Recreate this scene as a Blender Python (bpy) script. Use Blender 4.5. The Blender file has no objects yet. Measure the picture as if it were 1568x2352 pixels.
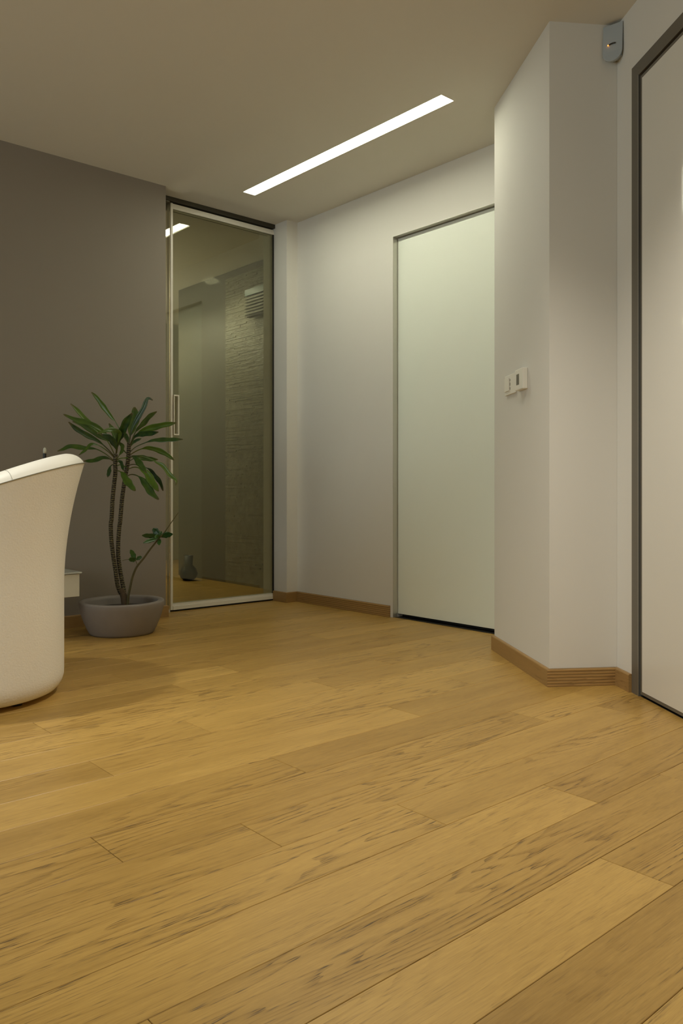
import bpy, bmesh, math, random
from mathutils import Vector, Matrix

random.seed(11)
sc = bpy.context.scene
C = sc.collection
PI = math.pi

# ------------------------------------------------------------------ camera
F, HZ, EYE = 1840.4, 1123.6, 0.80          # focal length and horizon in pixels of the 1568x2352 frame, eye height in m
YAW = math.radians(48.657)
V = Vector((math.cos(YAW), math.sin(YAW), 0))
R = Vector((math.sin(YAW), -math.cos(YAW), 0))
cam_d = bpy.data.cameras.new('camera'); cam = bpy.data.objects.new('camera', cam_d); C.objects.link(cam)
cam.location = (0, 0, EYE); cam.rotation_euler = (PI / 2, 0, YAW - PI / 2)
cam_d.sensor_fit = 'HORIZONTAL'; cam_d.sensor_width = 36; cam_d.lens = F * 36 / 1568
cam_d.shift_y = -(1176 - HZ) / 1568; cam_d.clip_start = 0.02
sc.camera = cam

# ------------------------------------------------------------------ world, exposure
w = bpy.data.worlds.new('world'); sc.world = w; w.use_nodes = True
w.node_tree.nodes['Background'].inputs[0].default_value = (0.8, 0.85, 1, 1)
w.node_tree.nodes['Background'].inputs[1].default_value = 0.02
sc.view_settings.view_transform = 'Standard'; sc.view_settings.look = 'None'
sc.view_settings.exposure = 0.0; sc.view_settings.gamma = 1.0
sc.view_settings.use_curve_mapping = False
LIGHT_NEAR = 25.0      # emission of the lit linear fixture in view
SIDE_FILL_POWER = 76.0       # soft cool fill through an opening added in the unseen side wall
DOWN_POWER = 148.0      # recessed downlight over the middle of the room
DOWN_SIDE = 100.0       # recessed downlight over the tub chair
sc.cycles.max_bounces = 10; sc.cycles.diffuse_bounces = 6; sc.cycles.transparent_max_bounces = 16
sc.cycles.caustics_reflective = False; sc.cycles.caustics_refractive = False
sc.cycles.sample_clamp_indirect = 6

def area(name, loc, rot, sx, sy, power, col):
    l = bpy.data.lights.new(name, 'AREA'); l.shape = 'RECTANGLE'; l.size = sx; l.size_y = sy
    l.energy = power; l.color = col
    o = bpy.data.objects.new(name, l); C.objects.link(o); o.location = loc; o.rotation_euler = rot
    return o
def spot(name, x, y, power, col, size=1.95):
    l = bpy.data.lights.new(name, 'SPOT'); l.energy = power; l.color = col; l.spot_size = size; l.spot_blend = 1.0; l.shadow_soft_size = 0.035
    o = bpy.data.objects.new(name, l); C.objects.link(o); o.location = (x, y, 2.672); return o
spot('room_spot', 1.65, 1.35, DOWN_POWER, (1.0, 0.92, 0.78))
spot('chair_spot', 0.58, 3.15, DOWN_SIDE, (1.0, 0.96, 0.84), 1.3)
area('added_side_fill', (-3.68, 2.15, 1.5), (0, -PI / 2, 0), 2.0, 3.5, SIDE_FILL_POWER, (0.86, 0.98, 1.0))  # added fill from the far left, standing in for daylight
area('hall_down_fill', (3.2, 6.6, 2.40), (0, 0, 0), 0.35, 0.35, 14.0, (1, 0.95, 0.76))  # added fill for the dim hall, no fitting there
area('hall_up_fill', (2.3, 7.3, 1.7), (PI, 0, 0), 0.4, 0.4, 42.0, (1, 0.95, 0.76))  # added upward fill, out of view, to brighten the hall ceiling
area('hall_stone_fill', (3.52, 5.60, 2.50), (0, 0.2, 0), 0.10, 0.16, 2.4, (1, 0.95, 0.76))  # added fill that makes the soft vertical glow on the stone

# ------------------------------------------------------------------ mesh helpers
def link(name, bm, mat, parent=None, smooth=False, kind=None, label=None):
    me = bpy.data.meshes.new(name); bm.normal_update(); bm.to_mesh(me); bm.free()
    if smooth:
        for p in me.polygons: p.use_smooth = True
    if mat: me.materials.append(mat)
    o = bpy.data.objects.new(name, me); C.objects.link(o)
    if parent: o.parent = parent; o.matrix_parent_inverse = parent_inv(parent)
    if kind: o['kind'] = kind
    if label: o['label'] = label
    return o
def parent_inv(p):
    m = Matrix.Translation(p.location) @ p.rotation_euler.to_matrix().to_4x4()
    if p.parent: m = parent_inv(p.parent).inverted() @ p.matrix_parent_inverse @ m
    return m.inverted()
def thing(name, loc, label, cat, rz=0, group=None):
    o = bpy.data.objects.new(name, None); C.objects.link(o); o.location = loc; o.rotation_euler = (0, 0, rz)
    o.empty_display_size = 0.1
    o['label'] = label; o['category'] = cat
    if group: o['group'] = group
    return o
def box(bm, a, b):
    vs = [bm.verts.new((x, y, z)) for x in (a[0], b[0]) for y in (a[1], b[1]) for z in (a[2], b[2])]
    for f in ((0, 1, 3, 2), (4, 6, 7, 5), (0, 4, 5, 1), (2, 3, 7, 6), (0, 2, 6, 4), (1, 5, 7, 3)):
        bm.faces.new([vs[i] for i in f])
    return vs
def prism(bm, pts, z0, z1):
    lo = [bm.verts.new((p[0], p[1], z0)) for p in pts]; hi = [bm.verts.new((p[0], p[1], z1)) for p in pts]
    n = len(pts)
    bm.faces.new(lo[::-1]); bm.faces.new(hi)
    for i in range(n): bm.faces.new((lo[i], lo[(i + 1) % n], hi[(i + 1) % n], hi[i]))
    bmesh.ops.recalc_face_normals(bm, faces=bm.faces)
def bevel(bm, w, seg=2, edges=None):
    bmesh.ops.bevel(bm, geom=edges or bm.edges[:], offset=w, segments=seg, affect='EDGES', profile=0.6)
def obox(name, a, b, mat, parent=None, bev=0, seg=2, **k):
    bm = bmesh.new(); box(bm, a, b)
    if bev: bevel(bm, bev, seg)
    return link(name, bm, mat, parent, **k)
def oprism(name, pts, z0, z1, mat, parent=None, bev=0, **k):
    bm = bmesh.new(); prism(bm, pts, z0, z1)
    if bev: bevel(bm, bev, 2)
    return link(name, bm, mat, parent, **k)
def lathe(bm, prof, cx, cy, n=64, cap=True):
    rings = []
    for r, z in prof:
        rings.append([bm.verts.new((cx + r * math.cos(2 * PI * i / n), cy + r * math.sin(2 * PI * i / n), z)) for i in range(n)])
    for a, b in zip(rings, rings[1:]):
        for i in range(n): bm.faces.new((a[i], a[(i + 1) % n], b[(i + 1) % n], b[i]))
    if cap: bm.faces.new(rings[0][::-1]); bm.faces.new(rings[-1])
def tube(bm, pts, rad, n=8, closed=False):
    rings = []
    N = len(pts); prev = None
    for i, p in enumerate(pts):
        if closed: t = (pts[(i + 1) % N] - pts[i - 1]).normalized()
        else: t = (pts[min(i + 1, N - 1)] - pts[max(i - 1, 0)]).normalized()
        u = prev if prev else (Vector((0, 0, 1)) if abs(t.z) < 0.9 else Vector((1, 0, 0)))
        u = (u - t * u.dot(t)).normalized(); w_ = t.cross(u); prev = u
        r = rad[i] if isinstance(rad, (list, tuple)) else rad
        rings.append([bm.verts.new(p + (u * math.cos(2 * PI * k / n) + w_ * math.sin(2 * PI * k / n)) * r) for k in range(n)])
    m = N if closed else N - 1
    for i in range(m):
        a, b = rings[i], rings[(i + 1) % N]
        for k in range(n): bm.faces.new((a[k], a[(k + 1) % n], b[(k + 1) % n], b[k]))
    if not closed: bm.faces.new(rings[0][::-1]); bm.faces.new(rings[-1])
def smoothline(pts, m=8):
    out = []
    P = [pts[0]] + list(pts) + [pts[-1]]
    for i in range(1, len(P) - 2):
        for k in range(m):
            t = k / m; a, b, c, d = P[i - 1], P[i], P[i + 1], P[i + 2]
            out.append(0.5 * ((2 * b) + (c - a) * t + (2 * a - 5 * b + 4 * c - d) * t * t + (3 * b - a - 3 * c + d) * t ** 3))
    out.append(P[-2].copy() if hasattr(P[-2], 'copy') else P[-2]); return out

# ------------------------------------------------------------------ materials
def mat(name):
    m = bpy.data.materials.new(name); m.use_nodes = True
    nt = m.node_tree; b = nt.nodes['Principled BSDF']
    return m, nt, b
def simple(name, col, rough=0.5, metal=0.0, noise=0.0, nscale=8.0, bump=0.0, bscale=200.0, spec=0.5, coat=0.0, bdist=0.002):
    m, nt, b = mat(name)
    b.inputs['Base Color'].default_value = (*col, 1); b.inputs['Roughness'].default_value = rough
    b.inputs['Metallic'].default_value = metal; b.inputs['Specular IOR Level'].default_value = spec
    b.inputs['Coat Weight'].default_value = coat; b.inputs['Coat Roughness'].default_value = 0.06
    tc = nt.nodes.new('ShaderNodeTexCoord')
    if noise:
        n = nt.nodes.new('ShaderNodeTexNoise'); n.inputs['Scale'].default_value = nscale; n.inputs['Detail'].default_value = 5
        nt.links.new(tc.outputs['Object'], n.inputs['Vector'])
        mx = nt.nodes.new('ShaderNodeMix'); mx.data_type = 'RGBA'
        mx.inputs[6].default_value = (*[c * (1 - noise) for c in col], 1); mx.inputs[7].default_value = (*[min(1, c * (1 + noise)) for c in col], 1)
        nt.links.new(n.outputs['Fac'], mx.inputs[0]); nt.links.new(mx.outputs[2], b.inputs['Base Color'])
    if bump:
        n = nt.nodes.new('ShaderNodeTexNoise'); n.inputs['Scale'].default_value = bscale; n.inputs['Detail'].default_value = 3
        nt.links.new(tc.outputs['Object'], n.inputs['Vector'])
        bp = nt.nodes.new('ShaderNodeBump'); bp.inputs['Strength'].default_value = bump; bp.inputs['Distance'].default_value = bdist
        nt.links.new(n.outputs['Fac'], bp.inputs['Height']); nt.links.new(bp.outputs['Normal'], b.inputs['Normal'])
    return m
def emit(name, col, s):
    m = bpy.data.materials.new(name); m.use_nodes = True; nt = m.node_tree; nt.nodes.clear()
    e = nt.nodes.new('ShaderNodeEmission'); e.inputs[0].default_value = (*col, 1); e.inputs[1].default_value = s
    o = nt.nodes.new('ShaderNodeOutputMaterial'); nt.links.new(e.outputs[0], o.inputs[0]); return m
def glass(name, tint, ior, rough=0.0):
    m = bpy.data.materials.new(name); m.use_nodes = True; nt = m.node_tree; nt.nodes.clear()
    t = nt.nodes.new('ShaderNodeBsdfTransparent'); t.inputs[0].default_value = (*tint, 1)
    g = nt.nodes.new('ShaderNodeBsdfGlossy'); g.inputs['Roughness'].default_value = rough; g.inputs[0].default_value = (1, 1, 0.96, 1)
    f = nt.nodes.new('ShaderNodeFresnel'); f.inputs[0].default_value = ior
    x = nt.nodes.new('ShaderNodeMixShader'); o = nt.nodes.new('ShaderNodeOutputMaterial')
    nt.links.new(f.outputs[0], x.inputs[0]); nt.links.new(t.outputs[0], x.inputs[1]); nt.links.new(g.outputs[0], x.inputs[2]); nt.links.new(x.outputs[0], o.inputs[0])
    return m

def oak(name, light, dark, pore, rough=0.36, vary=0.5, axis='X', strong=1.0):
    m, nt, b = mat(name); N = nt.nodes.new; L = nt.links.new
    tc = N('ShaderNodeTexCoord'); oi = N('ShaderNodeObjectInfo')
    def math_(op, a, bb=None, c=None, clamp=False):
        n = N('ShaderNodeMath'); n.operation = op; n.use_clamp = clamp
        for i, v in enumerate((a, bb, c)):
            if v is None: continue
            if isinstance(v, (int, float)): n.inputs[i].default_value = v
            else: L(v, n.inputs[i])
        return n.outputs[0]
    def ramp(v, p0, p1, c0=0.0, c1=1.0):
        r = N('ShaderNodeMapRange'); L(v, r.inputs[0]); r.inputs[1].default_value = p0; r.inputs[2].default_value = p1
        r.inputs[3].default_value = c0; r.inputs[4].default_value = c1; r.clamp = True; r.interpolation_type = 'SMOOTHSTEP'; return r.outputs[0]
    sep = N('ShaderNodeSeparateXYZ'); L(tc.outputs['Object'], sep.inputs[0])
    rnd = oi.outputs['Random']
    off = N('ShaderNodeCombineXYZ'); 
    L(math_('MULTIPLY', rnd, 91.7), off.inputs[0]); L(math_('MULTIPLY', rnd, 47.3), off.inputs[1]); L(math_('MULTIPLY', rnd, 13.1), off.inputs[2])
    ax = sep.outputs[0] if axis == 'X' else sep.outputs[1]; ay = sep.outputs[1] if axis == 'X' else sep.outputs[0]
    base = N('ShaderNodeCombineXYZ'); L(ax, base.inputs[0]); L(ay, base.inputs[1]); L(sep.outputs[2], base.inputs[2])
    def noise(sx, sy, detail=4, rough_=0.5, dist=0.0, extra=None):
        mp = N('ShaderNodeMapping'); mp.inputs['Scale'].default_value = (sx, sy, sy)
        L(base.outputs[0], mp.inputs[0]); 
        ad = N('ShaderNodeVectorMath'); ad.operation = 'ADD'; L(mp.outputs[0], ad.inputs[0]); L(off.outputs[0], ad.inputs[1])
        n = N('ShaderNodeTexNoise'); n.inputs['Scale'].default_value = 1; n.inputs['Detail'].default_value = detail
        n.inputs['Roughness'].default_value = rough_; n.inputs['Distortion'].default_value = dist
        L(ad.outputs[0], n.inputs[0]); return n.outputs['Fac']
    # growth rings: iso-lines of a long soft field, giving cathedrals and straight runs
    field = noise(0.55, 6.5, 3, 0.42, 0.25)
    rings = math_('FRACT', math_('MULTIPLY', field, 26.0))
    band = math_('MULTIPLY', ramp(rings, 0.45, 0.93), ramp(rings, 0.995, 0.95))
    patch = ramp(noise(1.0, 4.0, 2), 0.44, 0.60)
    # open pores : short dark dashes that gather in the ring bands
    pores = ramp(noise(20, 380, 2, 0.6), 0.50, 0.66)
    p2 = math_('MULTIPLY', pores, math_('ADD', math_('MULTIPLY', band, math_('ADD', math_('MULTIPLY', patch, 0.8), 0.22)), 0.12))
    fibre = noise(10, 300, 3, 0.7)
    broad = noise(1.6, 14, 4, 0.5)
    fleck = ramp(noise(30, 95, 2, 0.5), 0.45, 0.75)
    c = N('ShaderNodeMix'); c.data_type = 'RGBA'; c.inputs[6].default_value = (*dark, 1); c.inputs[7].default_value = (*light, 1)
    t = math_('ADD', math_('MULTIPLY', broad, 0.9), math_('MULTIPLY', fibre, 0.75))
    t = math_('ADD', t, math_('MULTIPLY', math_('SUBTRACT', rnd, 0.5), vary))
    t = math_('SUBTRACT', t, math_('MULTIPLY', band, math_('ADD', math_('MULTIPLY', patch, 0.26 * strong), 0.07 * strong)))
    t = math_('ADD', t, math_('MULTIPLY', fleck, 0.10))
    L(math_('SUBTRACT', t, 0.24, clamp=True), c.inputs[0])
    c2 = N('ShaderNodeMix'); c2.data_type = 'RGBA'; L(c.outputs[2], c2.inputs[6]); c2.inputs[7].default_value = (*pore, 1)
    L(math_('MULTIPLY', p2, 0.85 * strong, clamp=True), c2.inputs[0])
    # sparse knots
    vo = N('ShaderNodeTexVoronoi'); vo.inputs['Scale'].default_value = 1
    mp = N('ShaderNodeMapping'); mp.inputs['Scale'].default_value = (1.3, 2.6, 1); L(base.outputs[0], mp.inputs[0])
    ad = N('ShaderNodeVectorMath'); ad.operation = 'ADD'; L(mp.outputs[0], ad.inputs[0]); L(off.outputs[0], ad.inputs[1]); L(ad.outputs[0], vo.inputs[0])
    sc_ = N('ShaderNodeSeparateColor'); L(vo.outputs['Color'], sc_.inputs[0])
    kn = math_('MULTIPLY', ramp(vo.outputs['Distance'], 0.030, 0.010), math_('GREATER_THAN', sc_.outputs[0], 0.72))
    c3 = N('ShaderNodeMix'); c3.data_type = 'RGBA'; L(c2.outputs[2], c3.inputs[6]); c3.inputs[7].default_value = (*[p * 0.6 for p in pore], 1)
    L(math_('MULTIPLY', kn, 0.7 * strong), c3.inputs[0])
    L(c3.outputs[2], b.inputs['Base Color'])
    rr = math_('ADD', math_('MULTIPLY', fibre, 0.12), rough - 0.06); L(rr, b.inputs['Roughness'])
    b.inputs['Specular IOR Level'].default_value = 0.38
    bp = N('ShaderNodeBump'); bp.inputs['Strength'].default_value = 0.35; bp.inputs['Distance'].default_value = 0.0006
    L(math_('SUBTRACT', math_('MULTIPLY', fibre, 0.5), p2), bp.inputs['Height']); L(bp.outputs[0], b.inputs['Normal'])
    return m

M = {}
M['paint'] = simple('matt_offwhite_paint', (0.72, 0.702, 0.65), 0.75, noise=0.012, nscale=2, bump=0.05, bscale=260, spec=0.25, bdist=0.0006)
M['taupe'] = simple('matt_taupe_paint', (0.265, 0.232, 0.195), 0.7, noise=0.012, nscale=2, bump=0.05, bscale=260, spec=0.25, bdist=0.0006)
M['ceil'] = simple('ceiling_paint', (0.70, 0.675, 0.61), 0.85, noise=0.01, nscale=1.5, spec=0.15)
M['oak'] = oak('oiled_oak', (0.565, 0.355, 0.100), (0.30, 0.170, 0.037), (0.105, 0.062, 0.024))
M['oak_base'] = oak('oak_skirting', (0.40, 0.245, 0.092), (0.27, 0.155, 0.05), (0.12, 0.06, 0.025), rough=0.42, strong=0.5, vary=0.1)
def ridged(src):
    m = src.copy(); m.name = 'ridged_oak_skirting'; nt = m.node_tree; N = nt.nodes.new; L = nt.links.new
    b = nt.nodes['Principled BSDF']; tc = N('ShaderNodeTexCoord'); w_ = N('ShaderNodeTexWave'); w_.bands_direction = 'Z'
    w_.inputs['Scale'].default_value = 26; w_.inputs['Distortion'].default_value = 0.6; w_.inputs['Detail'].default_value = 2; w_.inputs['Detail Scale'].default_value = 0.6
    L(tc.outputs['Object'], w_.inputs[0]); old = b.inputs['Base Color'].links[0].from_socket
    mx = N('ShaderNodeMix'); mx.data_type = 'RGBA'; mx.blend_type = 'MULTIPLY'; mx.inputs[0].default_value = 1
    cr = N('ShaderNodeMapRange'); L(w_.outputs['Fac'], cr.inputs[0]); cr.inputs[3].default_value = 0.72; cr.inputs[4].default_value = 1.25
    L(old, mx.inputs[6]); L(cr.outputs[0], mx.inputs[7]); L(mx.outputs[2], b.inputs['Base Color'])
    bp = N('ShaderNodeBump'); bp.inputs['Strength'].default_value = 0.5; bp.inputs['Distance'].default_value = 0.001
    L(w_.outputs['Fac'], bp.inputs['Height']); L(bp.outputs[0], b.inputs['Normal']); return m
M['oak_ridge'] = ridged(M['oak_base'])
M['sub'] = simple('underlay', (0.10, 0.06, 0.03), 0.9)
M['alu'] = simple('satin_aluminium', (0.62, 0.60, 0.54), 0.35, 0.6)
M['white_alu'] = simple('white_coated_aluminium', (0.80, 0.78, 0.70), 0.35, 0.0)
M['frame_taupe'] = simple('bronze_grey_coated_aluminium', (0.155, 0.140, 0.112), 0.42, 0.2)
M['grey_edge'] = simple('grey_aluminium_edge', (0.30, 0.30, 0.27), 0.35, 0.7)
M['black'] = simple('black_seal', (0.012, 0.011, 0.008), 0.6)
M['dark_track'] = simple('dark_track', (0.05, 0.045, 0.03), 0.5, 0.3)
M['door'] = simple('satin_pale_green_glass_door', (0.86, 0.90, 0.80), 0.30, spec=0.4)
M['door2'] = simple('white_lacquered_glass', (0.76, 0.74, 0.67), 0.40, spec=0.4, coat=0.55)
M['glass'] = glass('tinted_door_glass', (0.72, 0.73, 0.63), 1.55)
M['glass2'] = glass('side_pane_glass', (0.75, 0.74, 0.66), 1.6)
M['leather'] = simple('white_grained_leather', (0.87, 0.85, 0.78), 0.48, bump=0.8, bscale=150, spec=0.4, bdist=0.0018, noise=0.02, nscale=5)
M['leather_rim'] = simple('white_leather_rim', (0.90, 0.88, 0.80), 0.45, bump=0.25, bscale=220, spec=0.4, bdist=0.001)
M['thread'] = simple('grey_piping', (0.27, 0.26, 0.20), 0.6)
M['pot'] = simple('taupe_clay_pot', (0.25, 0.222, 0.198), 0.62, noise=0.08, nscale=14, bump=0.08, bscale=60, spec=0.3)
M['soil'] = simple('potting_soil', (0.035, 0.024, 0.014), 0.95, noise=0.5, nscale=40, bump=0.8, bscale=60, bdist=0.01)
M['bark'] = simple('brown_bark', (0.085, 0.055, 0.026), 0.8, noise=0.4, nscale=40, bump=0.6, bscale=70, bdist=0.003)
M['twig'] = simple('green_brown_twig', (0.10, 0.085, 0.03), 0.7, noise=0.3, nscale=60)
M['plastic'] = simple('white_plastic', (0.82, 0.80, 0.72), 0.4)
M['plastic_cool'] = simple('grey_white_plastic', (0.40, 0.44, 0.46), 0.38)
M['slot'] = simple('dark_slot', (0.02, 0.018, 0.01), 0.5)
M['lcd'] = simple('grey_display', (0.115, 0.105, 0.075), 0.25)
M['console'] = simple('white_lacquer', (0.62, 0.60, 0.50), 0.35)
M['top_glass'] = simple('pale_glass_top', (0.50, 0.52, 0.47), 0.12, spec=0.6)
M['bulb'] = emit('lit_diffuser', (1.0, 0.99, 0.78), LIGHT_NEAR)
M['bulb_back'] = emit('lit_lens', (1.0, 0.93, 0.75), 12.0)
M['led'] = emit('orange_led', (1.0, 0.30, 0.05), 3.0)
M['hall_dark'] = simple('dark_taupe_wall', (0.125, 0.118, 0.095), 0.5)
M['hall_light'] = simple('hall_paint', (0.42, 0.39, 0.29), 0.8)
M['stone'] = simple('split_stone', (0.23, 0.22, 0.165), 0.38, noise=0.5, nscale=22, bump=0.5, bscale=40, bdist=0.012)
M['stick_black'] = simple('black_metal', (0.012, 0.011, 0.008), 0.35)
M['wax'] = simple('pale_wax', (0.62, 0.62, 0.52), 0.5)
M['dark_blue'] = simple('pale_blue_panel', (0.20, 0.28, 0.29), 0.4)
# banded stem of the dragon plant
def stem_mat():
    m, nt, b = mat('ringed_stem'); N = nt.nodes.new; L = nt.links.new
    tc = N('ShaderNodeTexCoord'); w_ = N('ShaderNodeTexWave'); w_.bands_direction = 'Z'; w_.inputs['Scale'].default_value = 26
    w_.inputs['Distortion'].default_value = 5; w_.inputs['Detail'].default_value = 2; w_.inputs['Detail Scale'].default_value = 3
    L(tc.outputs['Object'], w_.inputs[0]); cr = N('ShaderNodeValToRGB'); L(w_.outputs['Fac'], cr.inputs[0])
    cr.color_ramp.elements[0].position = 0.62; cr.color_ramp.elements[0].color = (0.022, 0.014, 0.005, 1)
    cr.color_ramp.elements[1].position = 0.86; cr.color_ramp.elements[1].color = (0.17, 0.145, 0.06, 1)
    L(cr.outputs[0], b.inputs['Base Color']); b.inputs['Roughness'].default_value = 0.7
    bp = N('ShaderNodeBump'); bp.inputs['Strength'].default_value = 0.6; bp.inputs['Distance'].default_value = 0.002
    L(w_.outputs['Fac'], bp.inputs['Height']); L(bp.outputs[0], b.inputs['Normal']); return m
M['stem'] = stem_mat()
def leaf_mat(name, c0, c1, edge):
    m, nt, b = mat(name); N = nt.nodes.new; L = nt.links.new
    at = N('ShaderNodeAttribute'); at.attribute_name = 'leafuv'   # x along, y across -1..1
    sp = N('ShaderNodeSeparateXYZ'); L(at.outputs['Vector'], sp.inputs[0])
    oi = N('ShaderNodeObjectInfo'); tc = N('ShaderNodeTexCoord')
    n = N('ShaderNodeTexNoise'); n.inputs['Scale'].default_value = 22; n.inputs['Detail'].default_value = 3; L(tc.outputs['Object'], n.inputs[0])
    mx = N('ShaderNodeMix'); mx.data_type = 'RGBA'; mx.inputs[6].default_value = (*c0, 1); mx.inputs[7].default_value = (*c1, 1)
    md = N('ShaderNodeMath'); md.operation = 'MULTIPLY_ADD'; L(oi.outputs['Random'], md.inputs[0]); md.inputs[1].default_value = 0.8; L(n.outputs['Fac'], md.inputs[2])
    m2 = N('ShaderNodeMath'); m2.operation = 'SUBTRACT'; L(md.outputs[0], m2.inputs[0]); m2.inputs[1].default_value = 0.42; m2.use_clamp = True
    L(m2.outputs[0], mx.inputs[0])
    mr = N('ShaderNodeMapRange'); L(sp.outputs[0], mr.inputs[0]); mr.inputs[1].default_value = 0.90; mr.inputs[2].default_value = 1.0; mr.inputs[4].default_value = 0.75
    pe = N('ShaderNodeMapRange'); L(sp.outputs[0], pe.inputs[0]); pe.inputs[1].default_value = 0.30; pe.inputs[2].default_value = 0.10; pe.inputs[4].default_value = 0.55
    sm = N('ShaderNodeMath'); sm.operation = 'MAXIMUM'; L(mr.outputs[0], sm.inputs[0]); L(pe.outputs[0], sm.inputs[1])
    m3 = N('ShaderNodeMix'); m3.data_type = 'RGBA'; L(sm.outputs[0], m3.inputs[0]); L(mx.outputs[2], m3.inputs[6]); m3.inputs[7].default_value = (*edge, 1)
    L(m3.outputs[2], b.inputs['Base Color']); b.inputs['Roughness'].default_value = 0.35; b.inputs['Specular IOR Level'].default_value = 0.5
    return m
M['leaf'] = leaf_mat('dragon_leaf', (0.009, 0.042, 0.008), (0.11, 0.185, 0.014), (0.13, 0.08, 0.03))
M['leaf2'] = leaf_mat('small_leaf', (0.012, 0.055, 0.012), (0.05, 0.13, 0.02), (0.06, 0.10, 0.02))

# ------------------------------------------------------------------ points: pixel at a known depth / plane -> world
def at_depth(px, py, d): return V * d + R * (d * (px - 784) / F) + Vector((0, 0, EYE - (py - HZ) * d / F))

# ------------------------------------------------------------------ floor
H = 2.70
XD, YL = 3.54, 4.50                    # door wall plane, left (taupe) wall plane
D = Vector((math.cos(math.radians(55)), math.sin(math.radians(55)))); E_ = Vector((D.y, -D.x)); ND = -E_
C1 = Vector((2.782, 1.885)); C2 = C1 + E_ * 0.287
E1 = C1 + D * 0.742                    # far edge of the slanted block face
def dl(P, t, n=0.0): return (P.x + D.x * t + ND.x * n, P.y + D.y * t + ND.y * n)   # along D, out of the wall by n

fl = obox('floor', (-3.7, -3.4, -0.08), (4.0, 4.76, -0.0135), M['sub'], kind='structure')
PW, PL, Y0 = 0.166, 1.575, 0.770
anch = {0: 1.57, 1: 0.58, 2: 1.842, 3: 1.449, 4: 1.085, 5: 0.784, 6: 1.42, 7: 0.50, 8: 1.0, 9: 1.42, 10: 2.11, 11: 1.02, 12: 1.65, 13: 1.98, 14: 1.54, 15: 1.2, 16: 1.75}
def plank_mesh(L_, W_):
    bm = bmesh.new(); g = 0.0005; b_ = 0.0009; z0 = -0.0133
    x, y = L_ / 2 - g, W_ / 2 - g
    lo = [bm.verts.new(p) for p in ((-x, -y, z0), (x, -y, z0), (x, y, z0), (-x, y, z0))]
    md = [bm.verts.new(p) for p in ((-x, -y, -b_), (x, -y, -b_), (x, y, -b_), (-x, y, -b_))]
    x -= b_; y -= b_
    hi = [bm.verts.new(p) for p in ((-x, -y, 0), (x, -y, 0), (x, y, 0), (-x, y, 0))]
    bm.faces.new(hi)
    for i in range(4):
        j = (i + 1) % 4; bm.faces.new((lo[i], lo[j], md[j], md[i])); bm.faces.new((md[i], md[j], hi[j], hi[i]))
    me = bpy.data.meshes.new('plank'); bm.to_mesh(me); bm.free(); me.materials.append(M['oak']); return me
cache = {}
for row in range(-25, 24):
    y0 = Y0 + PW * row; y1 = min(y0 + PW, 4.74)
    if y1 - y0 < 0.02: continue
    yc = (y0 + y1) / 2
    a = anch.get(row, random.uniform(0, PL))
    xmax = 3.60 if y0 < 4.5 else 3.46
    # right end follows the slanted wall line
    if yc < C2.y: xmax = min(xmax, C2.x + (yc - C2.y) * D.x / D.y + 0.10)
    elif yc < E1.y + 0.1: xmax = min(xmax, 3.60)
    k0 = math.floor((-3.5 - a) / PL)
    for k in range(k0, k0 + 7):
        xa, xb = max(a + k * PL, -3.5), min(a + (k + 1) * PL, xmax)
        if xb - xa < 0.05: continue
        key = (round(xb - xa, 3), round(y1 - y0, 3))
        if key not in cache: cache[key] = plank_mesh(xb - xa, y1 - y0)
        o = bpy.data.objects.new('plank', cache[key]); C.objects.link(o); o.parent = fl
        o.location = ((xa + xb) / 2, yc, random.uniform(-0.00025, 0.0))

# ------------------------------------------------------------------ walls and ceiling
LX0, LX1, LY0, LY1 = 2.910, 3.004, 2.580, 4.262       # slot of the strip light
bm = bmesh.new()
for a_, b_ in (((-3.62, -3.4), (LX0, 4.76)), ((LX1, -3.4), (4.0, 4.76)), ((LX0, -3.4), (LX1, LY0)), ((LX0, LY1), (LX1, 4.76))):
    box(bm, (*a_, H), (*b_, H + 0.1))
link('ceiling', bm, M['ceil'], kind='structure')
obox('wall_left', (-3.62, YL, 0), (2.492, YL + 0.12, H), M['taupe'], kind='structure')
bm = bmesh.new()
ydo0, ydo1, zdo = 2.62, 3.5386, 2.374
box(bm, (XD, ydo1, 0), (XD + 0.14, 4.78, H)); box(bm, (XD, 2.46, 0), (XD + 0.14, ydo0, H)); box(bm, (XD, ydo0, zdo), (XD + 0.14, ydo1, H))
link('wall_back', bm, M['paint'], kind='structure')
obox('trim_1', (3.445, YL, 0), (XD - 0.0005, 4.78, H), M['paint'], kind='structure', label='pale corner pilaster between glass door and wall')
bl = [(E1.x, E1.y), (C1.x, C1.y), (C2.x, C2.y), dl(C2, 0, -0.14)]
bl = [(E1.x, E1.y), (C1.x, C1.y), (C2.x, C2.y), (C2.x + E_.x * 0.5, C2.y + E_.y * 0.5), (XD - 0.001, 2.2), (XD - 0.001, E1.y)]
oprism('wall_right', bl, 0, H, M['paint'], kind='structure')
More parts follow.
